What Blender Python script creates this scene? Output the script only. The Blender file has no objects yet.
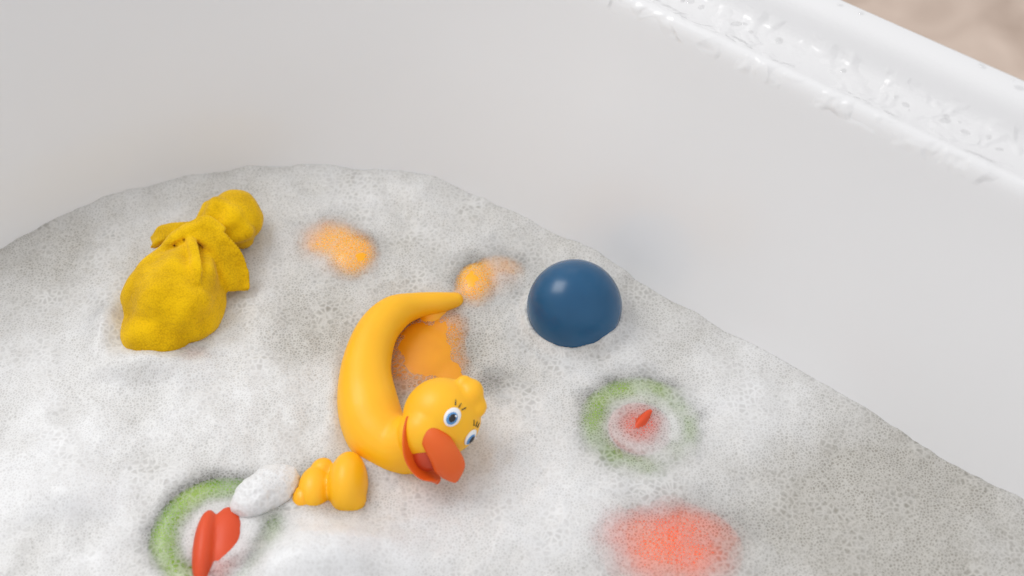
import bpy, bmesh, math, random
from mathutils import Vector, Matrix, noise
random.seed(4)
sc = bpy.context.scene
sc.view_settings.view_transform = 'Standard'
sc.view_settings.look = 'None'

# ------------------------------------------------------------------ helpers
def link(ob, parent=None):
    sc.collection.objects.link(ob)
    if parent: ob.parent = parent
    return ob

def empty(name):
    e = bpy.data.objects.new(name, None)
    e.empty_display_size = 0.03
    return link(e)

def obj_from_bm(bm, name, mat, parent=None, smooth=True):
    me = bpy.data.meshes.new(name)
    bm.normal_update()
    bm.to_mesh(me); bm.free()
    if smooth:
        for p in me.polygons: p.use_smooth = True
    me.materials.append(mat)
    return link(bpy.data.objects.new(name, me), parent)

def ball(bm, c, r, rot=None, seg=32, rings=20):
    if not hasattr(r, '__len__'): r = (r, r, r)
    M = Matrix.Translation(Vector(c))
    if rot is not None: M = M @ rot.to_4x4()
    M = M @ Matrix.Diagonal((r[0], r[1], r[2], 1))
    return bmesh.ops.create_uvsphere(bm, u_segments=seg, v_segments=rings, radius=1, matrix=M)['verts']

def catmull(pts, n=8):
    P = [pts[0]] + list(pts) + [pts[-1]]
    out = []
    for i in range(1, len(P) - 2):
        p0, p1, p2, p3 = [Vector(q) for q in P[i-1:i+3]]
        for k in range(n):
            t = k / n
            out.append(0.5*((2*p1)+(p2-p0)*t+(2*p0-5*p1+4*p2-p3)*t*t+(3*p1-p0-3*p2+p3)*t**3))
    out.append(Vector(P[-2]))
    return out

def tube(bm, pts, n=8, seg=24, flat=1.0, fold=None, caps=True):
    """pts: (x,y,z,r) ; closed-ended lofted tube. fold(u, q) -> radius multiplier"""
    sp = catmull([Vector(p) for p in pts], n)
    rings = []
    for i, p in enumerate(sp):
        a = sp[max(0, i-1)].to_3d(); b = sp[min(len(sp)-1, i+1)].to_3d()
        t = (b-a).normalized()
        up = Vector((0, 0, 1))
        s = t.cross(up).normalized(); u = s.cross(t)
        r = max(p[3], 1e-4); c = p.to_3d()
        row = []
        for j in range(seg):
            q = 2*math.pi*j/seg
            k = r*(fold(i/(len(sp)-1), q) if fold else 1)
            row.append(bm.verts.new(c + s*math.cos(q)*k + u*math.sin(q)*k*flat))
        rings.append(row)
    for A_, B in zip(rings, rings[1:]):
        for j in range(seg):
            bm.faces.new((A_[j], A_[(j+1) % seg], B[(j+1) % seg], B[j]))
    bm.faces.new(rings[0][::-1]); bm.faces.new(rings[-1])
    bmesh.ops.recalc_face_normals(bm, faces=bm.faces[:])
    if caps:
        ball(bm, sp[0].to_3d(), (sp[0][3], sp[0][3], sp[0][3]*flat)); ball(bm, sp[-1].to_3d(), (sp[-1][3], sp[-1][3], sp[-1][3]*flat))

def remesh(ob, vox, smooth=6):
    m = ob.modifiers.new('fuse', 'REMESH'); m.mode = 'VOXEL'; m.voxel_size = vox; m.use_smooth_shade = True
    s = ob.modifiers.new('soften', 'SMOOTH'); s.iterations = smooth; s.factor = 0.5

# ------------------------------------------------------------------ materials
def new_mat(name):
    m = bpy.data.materials.new(name); m.use_nodes = True
    nt = m.node_tree
    return m, nt, nt.nodes['Principled BSDF'], nt.nodes['Material Output']

def N(nt, typ, **kw):
    n = nt.nodes.new(typ)
    for k, v in kw.items():
        if k.startswith('i_'):
            key = k[2:]
            key = int(key) if key.isdigit() else key.replace('_', ' ')
            n.inputs[key].default_value = v
        else: setattr(n, k, v)
    return n

def ramp(nt, stops):
    r = nt.nodes.new('ShaderNodeValToRGB')
    e = r.color_ramp.elements
    while len(e) < len(stops): e.new(0.5)
    for el, (p, c) in zip(e, stops):
        el.position = p; el.color = (*c, 1) if len(c) == 3 else c
    return r

def rubber(name, col, col2, rough=0.38, sss=0.15, coat=0.1):
    m, nt, b, o = new_mat(name); L = nt.links
    tc = N(nt, 'ShaderNodeTexCoord')
    no = N(nt, 'ShaderNodeTexNoise', i_Scale=25.0, i_Detail=3.0)
    L.new(tc.outputs['Object'], no.inputs['Vector'])
    r = ramp(nt, [(0.35, col), (0.7, col2)])
    L.new(no.outputs['Fac'], r.inputs[0]); L.new(r.outputs[0], b.inputs['Base Color'])
    b.inputs['Roughness'].default_value = rough
    b.inputs['Subsurface Weight'].default_value = sss
    b.inputs['Subsurface Radius'].default_value = (0.01, 0.004, 0.002)
    b.inputs['Subsurface Scale'].default_value = 0.5
    b.inputs['Coat Weight'].default_value = coat
    return m

mat_yellow = rubber('yellow_rubber', (0.98, 0.48, 0.003), (1.0, 0.52, 0.006), .45, .15, .05)
mat_orange = rubber('orange_rubber', (0.76, 0.105, 0.004), (0.80, 0.13, 0.006), .5, .15, .05)
mat_mouth  = rubber('mouth_red', (0.50, 0.040, 0.004), (0.55, 0.05, 0.005), 0.5)
mat_green  = rubber('green_rubber', (0.17, 0.34, 0.002), (0.30, 0.48, 0.004))
mat_red    = rubber('red_rubber', (0.70, 0.065, 0.010), (0.76, 0.085, 0.016), .5, .15, .0)
mat_coral  = rubber('coral_rubber', (1.0, 0.12, 0.010), (1.0, 0.17, 0.018))
mat_amber  = rubber('amber_rubber', (1.0, 0.43, 0.000), (1.0, 0.48, 0.001))
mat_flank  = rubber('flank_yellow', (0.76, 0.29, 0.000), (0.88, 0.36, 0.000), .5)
mat_blue   = rubber('blue_rubber', (0.002, 0.068, 0.165), (0.004, 0.088, 0.205), 0.27, 0.0, .0)
mat_eyewhite = rubber('eye_white', (0.85, 0.85, 0.85), (0.85, 0.85, 0.85), 0.25, 0)
mat_iris   = rubber('eye_iris', (0.08, 0.25, 0.55), (0.1, 0.3, 0.6), 0.25, 0)
mat_black  = rubber('paint_black', (0.01, 0.01, 0.012), (0.01, 0.01, 0.012), 0.3, 0)

# terry cloth
mat_cloth, nt, b, o = new_mat('yellow_terry'); L = nt.links
tc = N(nt, 'ShaderNodeTexCoord')
no = N(nt, 'ShaderNodeTexVoronoi', feature='F1', i_Scale=800.0)
n2 = N(nt, 'ShaderNodeTexNoise', i_Scale=45.0, i_Detail=4.0, i_Roughness=.5)
L.new(tc.outputs['Object'], no.inputs['Vector']); L.new(tc.outputs['Object'], n2.inputs['Vector'])
inv = N(nt, 'ShaderNodeMath', operation='SUBTRACT', i_0=1.0); L.new(no.outputs['Distance'], inv.inputs[1])
mx = N(nt, 'ShaderNodeMix', i_Factor=0.75)
L.new(inv.outputs[0], mx.inputs['A']); L.new(n2.outputs['Fac'], mx.inputs['B'])
r = ramp(nt, [(0.28, (0.52, 0.29, 0.001)), (0.62, (0.84, 0.51, 0.002))])
L.new(mx.outputs['Result'], r.inputs[0]); L.new(r.outputs[0], b.inputs['Base Color'])
b.inputs['Roughness'].default_value = 0.95
b.inputs['Specular IOR Level'].default_value = 0.15
b.inputs['Sheen Weight'].default_value = 0.1
bp = N(nt, 'ShaderNodeBump', i_Strength=0.4, i_Distance=0.0007)
L.new(inv.outputs[0], bp.inputs['Height'])
bp2 = N(nt, 'ShaderNodeBump', i_Strength=0.6, i_Distance=0.005)
L.new(n2.outputs['Fac'], bp2.inputs['Height']); L.new(bp.outputs[0], bp2.inputs['Normal'])
L.new(bp2.outputs[0], b.inputs['Normal'])

# tub enamel (wet film bump on the rim only)
mat_tub, nt, b, o = new_mat('white_enamel'); L = nt.links
tc = N(nt, 'ShaderNodeTexCoord')
no = N(nt, 'ShaderNodeTexNoise', i_Scale=3.0, i_Detail=2.0)
L.new(tc.outputs['Object'], no.inputs['Vector'])
r = ramp(nt, [(0.3, (0.765, 0.76, 0.76)), (0.7, (0.81, 0.805, 0.805))])
L.new(no.outputs['Fac'], r.inputs[0]); L.new(r.outputs[0], b.inputs['Base Color'])
b.inputs['Roughness'].default_value = 0.2
sep = N(nt, 'ShaderNodeSeparateXYZ'); L.new(tc.outputs['Object'], sep.inputs[0])
mr = N(nt, 'ShaderNodeMapRange'); mr.inputs['From Min'].default_value = 0.186; mr.inputs['From Max'].default_value = 0.190
L.new(sep.outputs['Z'], mr.inputs['Value'])
mr2 = N(nt, 'ShaderNodeMapRange'); mr2.inputs['From Min'].default_value = 0.200; mr2.inputs['From Max'].default_value = 0.197
L.new(sep.outputs['Z'], mr2.inputs['Value'])
wn = N(nt, 'ShaderNodeTexNoise', i_Scale=40.0, i_Detail=2.0, i_Distortion=0.3)
L.new(tc.outputs['Object'], wn.inputs['Vector'])
wr = ramp(nt, [(0.47, (0, 0, 0)), (0.60, (1, 1, 1))]); L.new(wn.outputs['Fac'], wr.inputs[0])
bp = N(nt, 'ShaderNodeBump', i_Distance=0.0016)
mu = N(nt, 'ShaderNodeMath', operation='MULTIPLY'); L.new(mr.outputs[0], mu.inputs[0]); L.new(mr2.outputs[0], mu.inputs[1])
mu2 = N(nt, 'ShaderNodeMath', operation='MULTIPLY', i_1=0.7); L.new(mu.outputs[0], mu2.inputs[0])
L.new(mu2.outputs[0], bp.inputs['Strength']); L.new(wr.outputs[0], bp.inputs['Height'])
L.new(bp.outputs[0], b.inputs['Normal'])

# floor
mat_floor, nt, b, o = new_mat('beige_stone'); L = nt.links
tc = N(nt, 'ShaderNodeTexCoord')
no = N(nt, 'ShaderNodeTexNoise', i_Scale=9.0, i_Detail=8.0, i_Distortion=0.8)
L.new(tc.outputs['Object'], no.inputs['Vector'])
r = ramp(nt, [(0.35, (0.44, 0.33, 0.26)), (0.65, (0.64, 0.51, 0.42))])
L.new(no.outputs['Fac'], r.inputs[0])
br = N(nt, 'ShaderNodeTexBrick', i_Scale=1.0); br.offset = 0
br.inputs['Mortar Size'].default_value = 0.003; br.inputs['Brick Width'].default_value = 0.9; br.inputs['Row Height'].default_value = 0.9
br.inputs['Mortar'].default_value = (0.5, 0.42, 0.35, 1)
L.new(tc.outputs['Object'], br.inputs['Vector']); L.new(r.outputs[0], br.inputs['Color1']); L.new(r.outputs[0], br.inputs['Color2'])
L.new(br.outputs['Color'], b.inputs['Base Color']); b.inputs['Roughness'].default_value = 0.4

# bath water: milky with soap
mat_water, nt, b, o = new_mat('milky_water'); L = nt.links
tc = N(nt, 'ShaderNodeTexCoord')
no = N(nt, 'ShaderNodeTexNoise', i_Scale=12.0); L.new(tc.outputs['Object'], no.inputs['Vector'])
r = ramp(nt, [(0.3, (0.60, 0.58, 0.52)), (0.7, (0.68, 0.66, 0.60))]); L.new(no.outputs['Fac'], r.inputs[0])
L.new(r.outputs[0], b.inputs['Base Color']); b.inputs['Roughness'].default_value = 0.2
tr = N(nt, 'ShaderNodeBsdfTransparent'); tr.inputs[0].default_value = (0.95, 0.96, 0.93, 1)
ms = N(nt, 'ShaderNodeMixShader', i_0=0.6)
L.new(tr.outputs[0], ms.inputs[1]); L.new(b.outputs[0], ms.inputs[2]); L.new(ms.outputs[0], o.inputs['Surface'])

# foam
mat_foam, nt, b, o = new_mat('soap_foam'); L = nt.links
tc = N(nt, 'ShaderNodeTexCoord')
at_t = N(nt, 'ShaderNodeAttribute', attribute_name='thick')
at_c = N(nt, 'ShaderNodeAttribute', attribute_name='clear')
v1 = N(nt, 'ShaderNodeTexVoronoi', feature='DISTANCE_TO_EDGE', i_Scale=240.0)
v2 = N(nt, 'ShaderNodeTexVoronoi', feature='DISTANCE_TO_EDGE', i_Scale=480.0)
for v in (v1, v2): L.new(tc.outputs['Object'], v.inputs['Vector'])
nsel = N(nt, 'ShaderNodeTexNoise', i_Scale=34.0, i_Detail=6.0); L.new(tc.outputs['Object'], nsel.inputs['Vector'])
rs = ramp(nt, [(0.46, (0, 0, 0)), (0.66, (1, 1, 1))]); L.new(nsel.outputs['Fac'], rs.inputs[0])
c1 = ramp(nt, [(0.03, (1, 1, 1)), (0.30, (0, 0, 0))]); L.new(v1.outputs['Distance'], c1.inputs[0])
c2 = ramp(nt, [(0.03, (1, 1, 1)), (0.30, (0, 0, 0))]); L.new(v2.outputs['Distance'], c2.inputs[0])
cell = N(nt, 'ShaderNodeMix', data_type='FLOAT')
L.new(rs.outputs[0], cell.inputs['Factor']); L.new(c2.outputs[0], cell.inputs['A']); L.new(c1.outputs[0], cell.inputs['B'])
nf = N(nt, 'ShaderNodeTexNoise', i_Scale=60.0, i_Detail=6.0, i_Roughness=0.60); L.new(tc.outputs['Object'], nf.inputs['Vector'])
t1 = N(nt, 'ShaderNodeMath', operation='MULTIPLY_ADD', i_1=0.5, i_2=-0.25); L.new(nf.outputs['Fac'], t1.inputs[0])
t2 = N(nt, 'ShaderNodeMath', operation='ADD', use_clamp=True); L.new(t1.outputs[0], t2.inputs[0]); L.new(at_t.outputs['Fac'], t2.inputs[1])
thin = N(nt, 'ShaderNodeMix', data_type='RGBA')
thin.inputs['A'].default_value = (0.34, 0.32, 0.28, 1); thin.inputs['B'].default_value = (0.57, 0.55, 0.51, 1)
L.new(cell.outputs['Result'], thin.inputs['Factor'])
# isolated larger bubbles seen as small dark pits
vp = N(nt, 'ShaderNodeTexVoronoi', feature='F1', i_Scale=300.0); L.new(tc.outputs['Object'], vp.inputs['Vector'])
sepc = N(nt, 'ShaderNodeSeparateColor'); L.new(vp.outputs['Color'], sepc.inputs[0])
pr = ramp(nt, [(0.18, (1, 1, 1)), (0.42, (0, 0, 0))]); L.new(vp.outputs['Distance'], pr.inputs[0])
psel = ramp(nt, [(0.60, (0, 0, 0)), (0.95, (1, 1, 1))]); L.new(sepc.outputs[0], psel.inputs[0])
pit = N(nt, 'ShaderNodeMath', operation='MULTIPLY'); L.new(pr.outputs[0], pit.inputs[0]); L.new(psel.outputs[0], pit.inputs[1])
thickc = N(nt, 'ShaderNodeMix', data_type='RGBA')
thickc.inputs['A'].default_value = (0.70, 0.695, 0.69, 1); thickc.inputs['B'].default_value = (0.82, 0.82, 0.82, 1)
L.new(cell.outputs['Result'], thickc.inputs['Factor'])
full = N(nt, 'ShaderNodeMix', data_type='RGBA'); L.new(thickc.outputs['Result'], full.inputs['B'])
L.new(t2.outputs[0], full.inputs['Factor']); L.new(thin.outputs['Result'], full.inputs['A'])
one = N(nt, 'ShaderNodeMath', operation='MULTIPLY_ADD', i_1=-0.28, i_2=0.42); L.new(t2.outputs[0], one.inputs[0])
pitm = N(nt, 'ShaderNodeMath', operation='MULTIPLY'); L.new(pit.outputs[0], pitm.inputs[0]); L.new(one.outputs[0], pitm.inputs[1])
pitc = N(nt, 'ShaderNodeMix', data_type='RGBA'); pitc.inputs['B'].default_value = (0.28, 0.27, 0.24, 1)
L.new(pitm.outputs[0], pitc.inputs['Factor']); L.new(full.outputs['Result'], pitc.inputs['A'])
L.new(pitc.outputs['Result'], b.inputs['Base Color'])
b.inputs['Roughness'].default_value = 0.4
b.inputs['Specular IOR Level'].default_value = 0.4
b.inputs['Subsurface Weight'].default_value = 0.6
b.inputs['Subsurface Radius'].default_value = (0.008, 0.008, 0.008)
b.inputs['Subsurface Scale'].default_value = 0.6
hm = N(nt, 'ShaderNodeMath', operation='MULTIPLY_ADD', i_1=0.5); L.new(cell.outputs['Result'], hm.inputs[0]); L.new(nf.outputs['Fac'], hm.inputs[2])
hm2 = N(nt, 'ShaderNodeMath', operation='MULTIPLY_ADD', i_1=-0.5); L.new(pit.outputs[0], hm2.inputs[0]); L.new(hm.outputs[0], hm2.inputs[2])
bp = N(nt, 'ShaderNodeBump', i_Strength=0.18, i_Distance=0.0012); L.new(hm2.outputs[0], bp.inputs['Height'])
L.new(bp.outputs[0], b.inputs['Normal'])
# transparency where the film is thin
k1 = N(nt, 'ShaderNodeMath', operation='MULTIPLY_ADD', i_1=0.8, i_2=-0.40); L.new(nf.outputs['Fac'], k1.inputs[0])
k2 = N(nt, 'ShaderNodeMath', operation='ADD'); L.new(k1.outputs[0], k2.inputs[0]); L.new(at_c.outputs['Fac'], k2.inputs[1])
k3 = N(nt, 'ShaderNodeMapRange', interpolation_type='SMOOTHSTEP'); k3.inputs['From Min'].default_value = 0.0; k3.inputs['From Max'].default_value = 1.15
L.new(k2.outputs[0], k3.inputs['Value'])
k4 = N(nt, 'ShaderNodeMath', operation='MULTIPLY_ADD', i_1=-0.30, i_2=1.0); L.new(cell.outputs['Result'], k4.inputs[0])
k5 = N(nt, 'ShaderNodeMath', operation='MULTIPLY'); L.new(k3.outputs[0], k5.inputs[0]); L.new(k4.outputs[0], k5.inputs[1])
tr = N(nt, 'ShaderNodeBsdfTransparent')
ms = N(nt, 'ShaderNodeMixShader'); L.new(k5.outputs[0], ms.inputs[0]); L.new(b.outputs[0], ms.inputs[1]); L.new(tr.outputs[0], ms.inputs[2])
L.new(ms.outputs[0], o.inputs['Surface'])

mat_drop, nt, b, o = new_mat('water_drop'); L = nt.links
gl = N(nt, 'ShaderNodeBsdfGlossy'); gl.inputs['Roughness'].default_value = 0.05
tr = N(nt, 'ShaderNodeBsdfTransparent'); tr.inputs[0].default_value = (.985, .985, .985, 1)
ms = N(nt, 'ShaderNodeMixShader', i_0=0.16); L.new(tr.outputs[0], ms.inputs[1]); L.new(gl.outputs[0], ms.inputs[2])
L.new(ms.outputs[0], o.inputs['Surface'])

# ------------------------------------------------------------------ bathtub
A = Vector((-0.79, 0.613, 0)).normalized()     # long axis of the tub
Nn = Vector((A.y, -A.x, 0))                    # outward across the tub
def W(a, n, z): return A*a + Nn*n + Vector((0, 0, z))
CN, HB, EA, LEN = -0.247, 0.304, 0.334, 1.0
def outline():
    pts = []
    for i in range(72):                      # rounded end nearest the toys
        q = math.pi/2 - math.pi*i/71
        pts.append((EA*math.cos(q), CN+HB*math.sin(q), math.cos(q)/EA, math.sin(q)/HB))
    for i in range(1, 30): pts.append((-LEN*i/30, CN-HB, 0, -1))
    for i in range(72):
        q = -math.pi/2 - math.pi*i/71
        pts.append((-LEN+EA*math.cos(q), CN+HB*math.sin(q), math.cos(q)/EA, math.sin(q)/HB))
    for i in range(1, 30): pts.append((-LEN+LEN*i/30, CN+HB, 0, 1))
    out = []
    for a, n, da, dn in pts:
        l = math.hypot(da, dn); out.append((a, n, da/l, dn/l))
    return out
OUT = outline()
profile = [(-.15,-.226),(-.12,-.224),(-.095,-.214),(-.075,-.19),(-.055,-.15),(-.04,-.11),(-.025,-.065),(-.012,-.03),
 (0,0),(.017,.045),(.033,.09),(.051,.14),(.0605,.175),(.064,.189),(.0665,.1955),(.070,.1990),(.0735,.1990),(.078,.1965),(.085,.1930),(.095,.1900),(.106,.1890),
 (.1125,.1910),(.1150,.198),(.1170,.208),(.121,.2135),(.127,.2155),(.135,.2155),(.142,.213),(.146,.207),(.147,.198),(.146,.185),(.142,.175),
 (.134,.165),(.127,.12),(.112,0),(.097,-.15),(.077,-.28),(.062,-.335),(.057,-.36)]
bm = bmesh.new()
rings = [[bm.verts.new(W(a+da*s, n+dn*s, z)) for a, n, da, dn in OUT] for s, z in profile]
m = len(OUT)
for R0, R1 in zip(rings, rings[1:]):
    for j in range(m):
        bm.faces.new((R0[j], R0[(j+1) % m], R1[(j+1) % m], R1[j]))
cv = bm.verts.new(W(-0.5, CN, -0.227))
for j in range(m): bm.faces.new((rings[0][(j+1) % m], rings[0][j], cv))
bmesh.ops.recalc_face_normals(bm, faces=bm.faces[:])
tub = obj_from_bm(bm, 'bathtub', mat_tub)
ss = tub.modifiers.new('sub', 'SUBSURF'); ss.levels = 1; ss.render_levels = 1

# floor
bm = bmesh.new()
bmesh.ops.create_grid(bm, x_segments=8, y_segments=8, size=2.6)
bmesh.ops.translate(bm, verts=bm.verts[:], vec=(0, 0, -0.361))
obj_from_bm(bm, 'floor', mat_floor, smooth=False)

# droplets on rim: domed caps resting in the wet channel
bm = bmesh.new()
for i in range(110):
    a = random.uniform(-0.45, 0.15); s = random.uniform(.086, .107)
    z = .1895
    if i % 6 == 0: s = random.uniform(.127, .135); z = .2155
    r = random.uniform(.0008, .0030)
    vv = ball(bm, W(a, CN+HB+s, z), (r*random.uniform(1, 1.7), r, r*.35), seg=16, rings=12,
         rot=Matrix.Rotation(random.uniform(0, 3), 3, 'Z'))
    bmesh.ops.delete(bm, geom=[v for v in vv if v.co.z < z-1e-5], context='VERTS')
obj_from_bm(bm, 'water_droplets', mat_drop)

# ------------------------------------------------------------------ water + foam
def inside(a, n, s):
    hb, ea = HB+s, EA+s
    dn = n-CN
    if abs(dn) > hb: return False
    if -LEN <= a <= 0: return True
    da = a if a > 0 else a+LEN
    return (da/ea)**2 + (dn/hb)**2 <= 1
bm = bmesh.new()
vs = [bm.verts.new(W(a-da*.001, n-dn*.001, 0.000)) for a, n, da, dn in OUT]
f = bm.faces.new(vs)
bmesh.ops.recalc_face_normals(bm, faces=bm.faces[:])
obj_from_bm(bm, 'bath_water', mat_water, smooth=False)

def gs(x, y, g):
    cx, cy, sx, sy, amp = g
    e = ((x-cx)/sx)**2 + ((y-cy)/sy)**2
    return amp*math.exp(-0.5*e) if e < 30 else 0
THICK = [(-.31,-.17,.11,.08,.42),(-.13,-.240,.05,.03,.6),(-.33,-.05,.05,.05,.1),(.175,-.12,.05,.035,.4),(.03,-.19,.06,.05,.35),
 (-.30,-.19,.018,.014,.7),(-.045,-.068,.035,.035,-.5),(-.134,-.05,.03,.025,-.4),(.2325,-.202,.06,.05,-.7),(.1,.018,.06,.025,-.15),
 (-.04,.05,.06,.03,.1),(-.10,.0,.05,.02,-.12),(-.38,.05,.05,.05,-.25),(.07,-.10,.03,.03,.1),(.30,-.14,.06,.04,-.2)]
CLEAR = [(-.0144,-.0937,.012,.012,.8),(-.0275,.003,.013,.019,1.4),(-.012,.014,.021,.020,.65),
 (-.123,.030,.015,.017,1.5),(-.140,.042,.020,.019,1.0),(.1070,-.2253,.036,.028,1.0),(.085,-.214,.020,.018,.85),(-.235,-.066,.016,.010,.5),(-.30,-.035,.010,.016,.35),
 (-.122,-.184,.022,.02,.8)]
FROGS = [(-.193,-.2160,.036,1.0,.35,.0100),(.0896,-.1285,.033,.82,.95,.0110)]
MOUND = [(-.075,.100,.03,.02,.005),(.065,.030,.03,.02,.003),(-.118,-.238,.030,.020,.022),(-.30,-.19,.016,.014,.010),(-.145,-.262,.03,.02,.018),
 (-.262,-.082,.024,.009,.011),(-.299,-.045,.008,.022,.010),(-.100,-.168,.018,.008,.010),(-.126,-.11,.007,.03,.006)]
def fields(x, y):
    th = .46 + sum(gs(x, y, g) for g in THICK)
    th += .24*noise.noise(Vector((x*14, y*14, 1.3))) + .20*noise.noise(Vector((x*40, y*40, 5)))
    cl = 0
    for g in CLEAR: cl = max(cl, gs(x, y, g))
    e = ((x+.063)/.032)**4 + ((y+.062)/.041)**4
    cl = max(cl, 1.05*math.exp(-.7*e))
    for fx, fy, R, amp, mid, sg in FROGS:
        d = math.hypot(x-fx, y-fy)
        an = math.atan2(y-fy, x-fx)
        k = amp*(.90 + .24*math.cos(an-2.5)) + .25*noise.noise(Vector((x*60, y*60, 3)))
        cl = max(cl, k*math.exp(-0.5*((d-R)/sg)**2), mid*math.exp(-0.5*(d/.0175)**2))
    th = max(0, min(1, th))
    h = .0045 + .006*th + .0025*noise.noise(Vector((x*22, y*22, 9))) + .0014*noise.noise(Vector((x*70, y*70, 2))) + .0005*noise.noise(Vector((x*220, y*220, 7)))
    h += sum(gs(x, y, g) for g in MOUND)
    db = math.hypot(x-.0460, y+.0300)              # foam clings to the ball
    h += .005*math.exp(-((db-.035)/.0045)**2)*(1+.8*noise.noise(Vector((x*80, y*80, 4))))
    return th, cl, h
def steps(lo, mid, hi, fine, coarse):
    out = []; v = lo
    while v < mid: out.append(v); v += coarse
    v = mid
    while v < hi: out.append(v); v += fine
    return out
AS = steps(-1.37, -.5, .37, .002, .012); NS = steps(-.57, -.47, .09, .002, .012)
verts, faces, T, C = [], [], [], []
idx = {}
for i, a in enumerate(AS):
    for j, n in enumerate(NS):
        if inside(a, n, .008):
            p = W(a, n, 0); th, cl, h = fields(p.x, p.y)
            idx[i, j] = len(verts); verts.append((p.x, p.y, h)); T.append(th); C.append(cl)
for (i, j) in idx:
    q = [(i, j), (i+1, j), (i+1, j+1), (i, j+1)]
    if all(k in idx for k in q): faces.append([idx[k] for k in q])
me = bpy.data.meshes.new('soap_foam'); me.from_pydata(verts, [], faces)
for nm, D in (('thick', T), ('clear', C)):
    at = me.attributes.new(nm, 'FLOAT', 'POINT'); at.data.foreach_set('value', D)
for p in me.polygons: p.use_smooth = True
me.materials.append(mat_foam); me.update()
foam = link(bpy.data.objects.new('soap_foam', me))
if me.polygons[0].normal.z < 0: me.flip_normals()

def foam_clump(c, r, ang):
    b2 = bmesh.new(); ball(b2, (0, 0, 0), r, seg=96, rings=60)
    R = Matrix.Rotation(ang, 3, 'Z')
    for v in b2.verts:
        d = v.co.normalized()
        v.co += d*(.0028*noise.noise(v.co*60) + .0009*noise.noise(v.co*220) + .0005*noise.noise(v.co*600))
        v.co = R @ v.co + Vector(c)
    me2 = bpy.data.meshes.new('foam_clump'); b2.to_mesh(me2); b2.free()
    for nm, val in (('thick', .95), ('clear', 0)):
        at = me2.attributes.new(nm, 'FLOAT', 'POINT'); at.data.foreach_set('value', [val]*len(me2.vertices))
    for p in me2.polygons: p.use_smooth = True
    me2.materials.append(mat_foam)
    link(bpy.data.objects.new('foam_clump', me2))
foam_clump((-.1640, -.1865, .011), (.0260, .0155, .012), math.radians(42))

# ------------------------------------------------------------------ blue ball
bm = bmesh.new(); ball(bm, (0, 0, 0), .0350, seg=64, rings=48)
bb = obj_from_bm(bm, 'blue_ball', mat_blue); bb.location = (.0460, -.0305, .015)

# ------------------------------------------------------------------ main rubber duck
duck = empty('rubber_duck')
bm = bmesh.new()
tube(bm, [(-.0420,-.0185,.008,.006),(-.0534,-.0225,.010,.0080),(-.0720,-.0290,.014,.0100),(-.0870,-.0400,.018,.0135),(-.0985,-.0598,.019,.0155),
          (-.1035,-.0894,.018,.0180),(-.1005,-.1183,.016,.0215),(-.093,-.1400,.012,.022),(-.080,-.1520,.012,.021),(-.066,-.154,.020,.020)])
tube(bm, [(-.066,-.154,.016,.020),(-.0471,-.1457,.034,.020)])
HC = Vector((-.0471,-.1450,.038)); HR = .0265
ball(bm, HC, HR, seg=48, rings=32)
cu, ct, cx = Vector((0,.766,.643)), Vector((0,-.643,.766)), Vector((1,0,0))   # axes in which the head is tilted
def hd(dx, dy, dz): return HC + cx*dx + cu*dy + ct*dz
ball(bm, hd(.0200,.0165,.006), (.0085,.0105,.008)); ball(bm, hd(.0245,.0075,.006), (.006,.008,.006)); ball(bm, hd(.0150,.0225,.004), (.006,.006,.006))
ball(bm, hd(-.010,-.010,.010), .019)
body = obj_from_bm(bm, 'body', mat_yellow, duck); remesh(body, .0014, 8)
bm = bmesh.new()
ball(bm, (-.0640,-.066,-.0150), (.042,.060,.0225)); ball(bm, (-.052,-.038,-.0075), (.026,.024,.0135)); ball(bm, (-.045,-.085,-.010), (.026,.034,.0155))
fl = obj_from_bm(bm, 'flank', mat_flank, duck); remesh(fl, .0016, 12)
bm = bmesh.new()
ball(bm, (-.0270,.003,-.0060), (.0185,.025,.0145)); ball(bm, (-.010,.014,-.008), (.026,.024,.0145)); tube(bm, [(-.0275,.000,-.008,.012),(-.045,-.016,-.004,.011),(-.060,-.028,-.002,.012)])
tl = obj_from_bm(bm, 'tail', mat_amber, duck); remesh(tl, .0014, 12)

def petal(name, cents, wdir, mat, th=.0022, cup=0.0, n=6):
    sp = catmull([Vector(c) for c in cents], n)
    bm = bmesh.new(); rings = []; K = 28
    for i, p in enumerate(sp):
        a = sp[max(0, i-1)].to_3d(); b_ = sp[min(len(sp)-1, i+1)].to_3d()
        t = (b_-a).normalized(); w = (Vector(wdir)-t*Vector(wdir).dot(t)).normalized(); nn = t.cross(w)
        hw = max(p[3], 2e-4); ring = []
        for j in range(K):
            q = 2*math.pi*j/K; c = math.cos(q); s = math.sin(q)
            co = p.to_3d() + w*c*hw + nn*(s*min(th, hw) + cup*hw*c*c)
            ring.append(bm.verts.new(hd(*co)))
        rings.append(ring)
    for R0, R1 in zip(rings, rings[1:]):
        for j in range(K): bm.faces.new((R0[j], R0[(j+1) % K], R1[(j+1) % K], R1[j]))
    bm.faces.new(rings[0][::-1]); bm.faces.new(rings[-1])
    bmesh.ops.recalc_face_normals(bm, faces=bm.faces[:])
    ob = obj_from_bm(bm, name, mat, duck)
    s_ = ob.modifiers.new('s', 'SUBSURF'); s_.levels = 1; s_.render_levels = 1
    return ob
petal('bill_upper', [(-.010,-.001,.0215,.0075),(-.003,-.011,.0275,.0095),(.003,-.022,.028,.0100),(.007,-.032,.024,.0105),(.0085,-.0375,.019,.0080),(.009,-.0405,.0155,.002)],
      (1,.15,-.25), mat_orange, .003, -.35)
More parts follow.
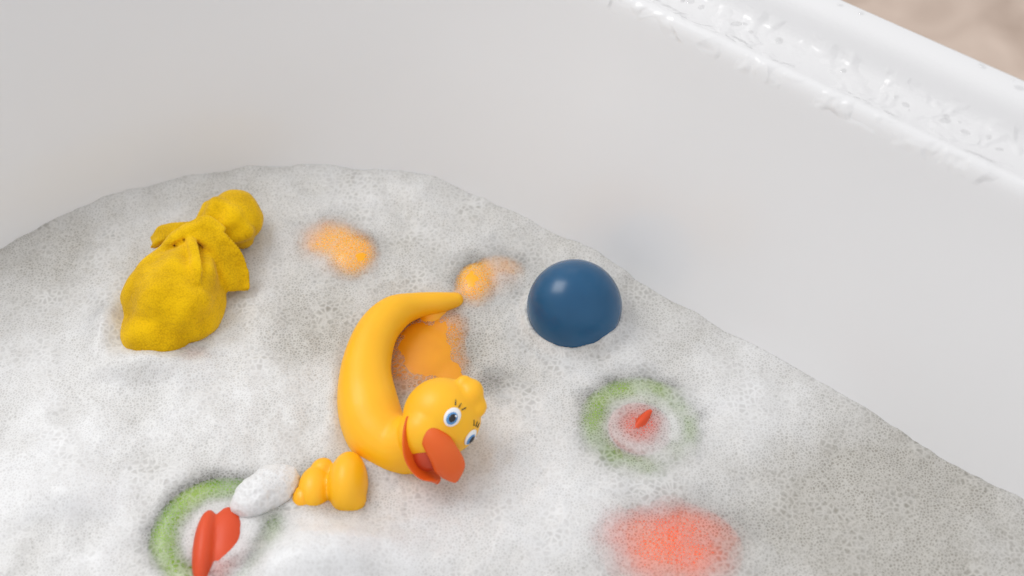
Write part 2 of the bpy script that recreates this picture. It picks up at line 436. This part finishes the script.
petal('bill_lower', [(-.0195,-.000,.014,.006),(-.0205,-.012,.019,.0085),(-.0180,-.025,.018,.0105),(-.0115,-.035,.015,.0100),(-.004,-.0405,.012,.006),(-.001,-.0425,.012,.001)],
      (.8,-.3,-.75), mat_orange, .0024, .35)
bm = bmesh.new(); ball(bm, hd(-.0090,-.021,.0125), (.0125,.015,.0115)); obj_from_bm(bm, 'mouth', mat_mouth, duck)

def eye(dx, dy, sc_=1.0):
    dz = math.sqrt(max(HR**2-dx*dx-dy*dy, 0))
    d = Vector((dx, dy, dz)).normalized()
    wd = (cx*d.x + cu*d.y + ct*d.z).normalized()
    upv = (cx*.62 + cu*.78); upv = (upv - wd*upv.dot(wd)).normalized(); sd = upv.cross(wd)
    R = Matrix((sd, upv, wd)).transposed()
    base = HC + wd*HR
    for nm, rr, off, mt in (('eye_white', (.0054,.0068,.0018), .0, mat_eyewhite), ('eye_iris', (.0038,.0048,.0014), .0009, mat_iris),
                            ('eye_pupil', (.0024,.0032,.0012), .0016, mat_black)):
        bm = bmesh.new(); ball(bm, base + wd*off - upv*(.0008 if nm != 'eye_white' else 0), tuple(q*sc_ for q in rr), rot=R); obj_from_bm(bm, nm, mt, duck)
    bm = bmesh.new(); ball(bm, base + wd*.0032 + upv*.0015 + sd*.001, .0007, seg=10, rings=8); obj_from_bm(bm, 'eye_glint', mat_eyewhite, duck)
    bm = bmesh.new()
    for k in (-1, 0, 1):        # lashes
        p0 = (base + upv*.0085 + sd*k*.0030 - HC).normalized()*(HR+.0001) + HC
        p1 = (base + upv*.0120 + sd*k*.0048 - HC).normalized()*(HR+.0001) + HC
        tube(bm, [(*p0, .00045), (*p1, .0003)], n=3, seg=8)
    obj_from_bm(bm, 'lashes', mat_black, duck)
eye(.0080, .0020); eye(.0195, -.0125, .9)

# ------------------------------------------------------------------ second duck (tail up, between foam)
d2 = empty('rubber_duck.001')
bm = bmesh.new()
ball(bm, (-.1100,-.181,.011), (.0135,.023,.019)); ball(bm, (-.1070,-.192,.008), (.010,.012,.014)); ball(bm, (-.1325,-.183,.006), (.0120,.018,.013)); ball(bm, (-.128,-.168,.004), (.010,.010,.012))
ball(bm, (-.121,-.180,.002), (.016,.015,.011)); ball(bm, (-.121,-.190,-.022), (.030,.036,.022))
bdy = obj_from_bm(bm, 'body', mat_yellow, d2); remesh(bdy, .0012, 4)
bm = bmesh.new(); ball(bm, (-.139,-.190,.008), (.008,.010,.007)); obj_from_bm(bm, 'bill', mat_amber, d2)

# ------------------------------------------------------------------ third duck, nearly submerged
d3 = empty('rubber_duck.002')
bm = bmesh.new()
ball(bm, (-.123,.030,-.0045), (.024,.025,.0135)); ball(bm, (-.143,.044,-.0115), (.046,.042,.0185)); ball(bm, (-.168,.066,-.013), (.016,.016,.01))
bdy = obj_from_bm(bm, 'body', mat_amber, d3); remesh(bdy, .0016, 14)
bm = bmesh.new(); ball(bm, (-.107,.012,-.005), (.008,.006,.004)); obj_from_bm(bm, 'bill', mat_orange, d3)

# ------------------------------------------------------------------ frog toys with open mouths
def frog(c, R, zt, tr_, tongue, trot):
    e = empty('frog_bath_toy'); c = Vector(c)
    bm = bmesh.new()
    pts = [(c.x+R*math.cos(q), c.y+R*math.sin(q), zt, tr_) for q in [2*math.pi*k/40 for k in range(41)]]
    tube(bm, pts, n=2, seg=16, flat=.8)
    ball(bm, (c.x, c.y, zt-.036), (R+.006, R+.006, .030))
    for sgn in (-1, 1):
        ball(bm, (c.x+.030+.006*sgn, c.y+.016+.018*sgn, zt-.004), .010)
    ob = obj_from_bm(bm, 'body', mat_green, e); remesh(ob, .002, 4)
    bm = bmesh.new(); Rm = Matrix.Rotation(trot, 3, 'Z')
    for off, rr in tongue:
        ball(bm, c + Rm @ Vector(off), rr, rot=Rm)
    ob = obj_from_bm(bm, 'tongue', mat_red, e); remesh(ob, .0012, 3)
frog((-.193,-.2160,0), .036, -.005, .0135, [((-.0070,-.013,.006), (.0085,.030,.0150)), ((.0055,-.008,.004), (.0140,.029,.0125))], math.radians(2))
frog((.0896,-.1285,0), .034, -.005, .0130, [((0,.0,-.009), (.027,.026,.0162)), ((0,.003,-.0010), (.0050,.018,.0115))], math.radians(-38))

# ------------------------------------------------------------------ coral fish toy
fish = empty('fish_bath_toy')
bm = bmesh.new()
ball(bm, (.1050,-.2253,-.0095), (.060,.048,.0155)); ball(bm, (.062,-.208,-.007), (.022,.030,.011)); ball(bm, (.078,-.214,-.008), (.020,.018,.011)); ball(bm, (.107,-.190,-.009), (.024,.020,.010))
ob = obj_from_bm(bm, 'body', mat_coral, fish); remesh(ob, .0018, 14)

# small red toy under the cloth
bm = bmesh.new()
ball(bm, (-.235,-.066,-.007), (.022,.014,.012)); ball(bm, (-.300,-.035,-.007), (.012,.020,.012)); tube(bm, [(-.235,-.066,-.014,.010),(-.27,-.062,-.015,.010),(-.300,-.035,-.014,.010)])
ob = obj_from_bm(bm, 'red_bath_toy', mat_red); remesh(ob, .002, 4)

# ------------------------------------------------------------------ yellow terry washcloth bundled like a doll
def folds(u, q):
    neck = math.exp(-((u-.60)/.20)**2)
    k = 1 + (.03+.10*neck)*math.cos(7*q + 1.5*math.sin(u*5)) + .02*math.cos(3*q+u*9)
    return k
bm = bmesh.new()
tube(bm, [(-.2595,-.048,.008,.027),(-.2540,-.035,.013,.0375),(-.2480,-.018,.017,.037),(-.2420,.000,.020,.029),(-.2340,.019,.023,.0175),(-.2270,.031,.026,.0175),(-.2180,.0430,.026,.0250),(-.2135,.049,.026,.0225)],
     n=12, seg=72, flat=.82, fold=folds)
cl = obj_from_bm(bm, 'washcloth_bundle', mat_cloth)
def ribbon(bm, pts, width_dir, th=.0026, wav=.22):
    sp = catmull([Vector(p) for p in pts], 8); rings = []; K = 24
    for i, p in enumerate(sp):
        a = sp[max(0, i-1)].to_3d(); b_ = sp[min(len(sp)-1, i+1)].to_3d(); t = (b_-a).normalized()
        w = (Vector(width_dir)-t*Vector(width_dir).dot(t)).normalized(); nn = t.cross(w); hw = p[3]
        rings.append([bm.verts.new(p.to_3d() + w*math.cos(q)*hw + nn*(math.sin(q)*th + wav*hw*math.cos(3*q)*(i/len(sp)))) for q in [2*math.pi*j/K for j in range(K)]])
    for R0, R1 in zip(rings, rings[1:]):
        for j in range(K): bm.faces.new((R0[j], R0[(j+1) % K], R1[(j+1) % K], R1[j]))
    bm.faces.new(rings[0][::-1]); bm.faces.new(rings[-1]); bmesh.ops.recalc_face_normals(bm, faces=bm.faces[:])
bm = bmesh.new(); bm.from_mesh(cl.data)
ribbon(bm, [(-.236,.018,.044,.005),(-.222,.012,.041,.009),(-.210,.000,.030,.0115),(-.2065,-.010,.018,.0115),(-.206,-.014,.014,.009)], (.7,.5,.3), .0026, .3)
ribbon(bm, [(-.238,.024,.040,.006),(-.252,.027,.036,.007),(-.266,.030,.028,.008),(-.273,.029,.020,.007)], (.2,.9,.3), .0026)
ribbon(bm, [(-.268,.002,.026,.003),(-.254,.012,.040,.005),(-.240,.020,.045,.006),(-.228,.024,.047,.006),(-.216,.018,.042,.005)], (.3,.9,.2), .003, .1)
ribbon(bm, [(-.240,.014,.042,.003),(-.234,.000,.045,.0045),(-.230,-.016,.044,.005),(-.229,-.030,.040,.004)], (.9,.1,.2), .0026, .1)
bm.to_mesh(cl.data); bm.free()
for p in cl.data.polygons: p.use_smooth = True
remesh(cl, .0013, 2)
tx = bpy.data.textures.new('folds', 'CLOUDS'); tx.noise_scale = .022; tx.noise_depth = 1
dm = cl.modifiers.new('folds', 'DISPLACE'); dm.texture = tx; dm.strength = .0042; dm.mid_level = .5; dm.texture_coords = 'GLOBAL'
tx2 = bpy.data.textures.new('terry', 'CLOUDS'); tx2.noise_scale = .003; tx2.noise_depth = 1
dm = cl.modifiers.new('terry', 'DISPLACE'); dm.texture = tx2; dm.strength = .0003; dm.mid_level = .5; dm.texture_coords = 'GLOBAL'

# ------------------------------------------------------------------ lights, world, camera
w = bpy.data.worlds.new('World'); sc.world = w; w.use_nodes = True
bg = w.node_tree.nodes['Background']; bg.inputs[0].default_value = (0.97, 0.975, 1.0, 1); bg.inputs[1].default_value = 0.88
def area(name, loc, tgt, size, power, col=(1, 1, 1)):
    l = bpy.data.lights.new(name, 'AREA'); l.shape = 'RECTANGLE'; l.size, l.size_y = size; l.energy = power; l.color = col
    o_ = link(bpy.data.objects.new(name, l)); o_.location = loc
    o_.rotation_euler = (Vector(tgt)-Vector(loc)).to_track_quat('-Z', 'Y').to_euler()
area('window_light', (-1.2, .6, 1.7), (0, -.05, 0), (1.0, 1.0), 18, (1, .99, .97))

cam = bpy.data.cameras.new('camera'); co = link(bpy.data.objects.new('camera', cam)); sc.camera = co
co.location = (0, -.69421, .82733); co.rotation_euler = (math.radians(40), 0, 0)
cam.lens = 50; cam.sensor_width = 36; cam.clip_start = .01
cam.dof.use_dof = True; cam.dof.focus_distance = 1.02; cam.dof.aperture_fstop = 4.0
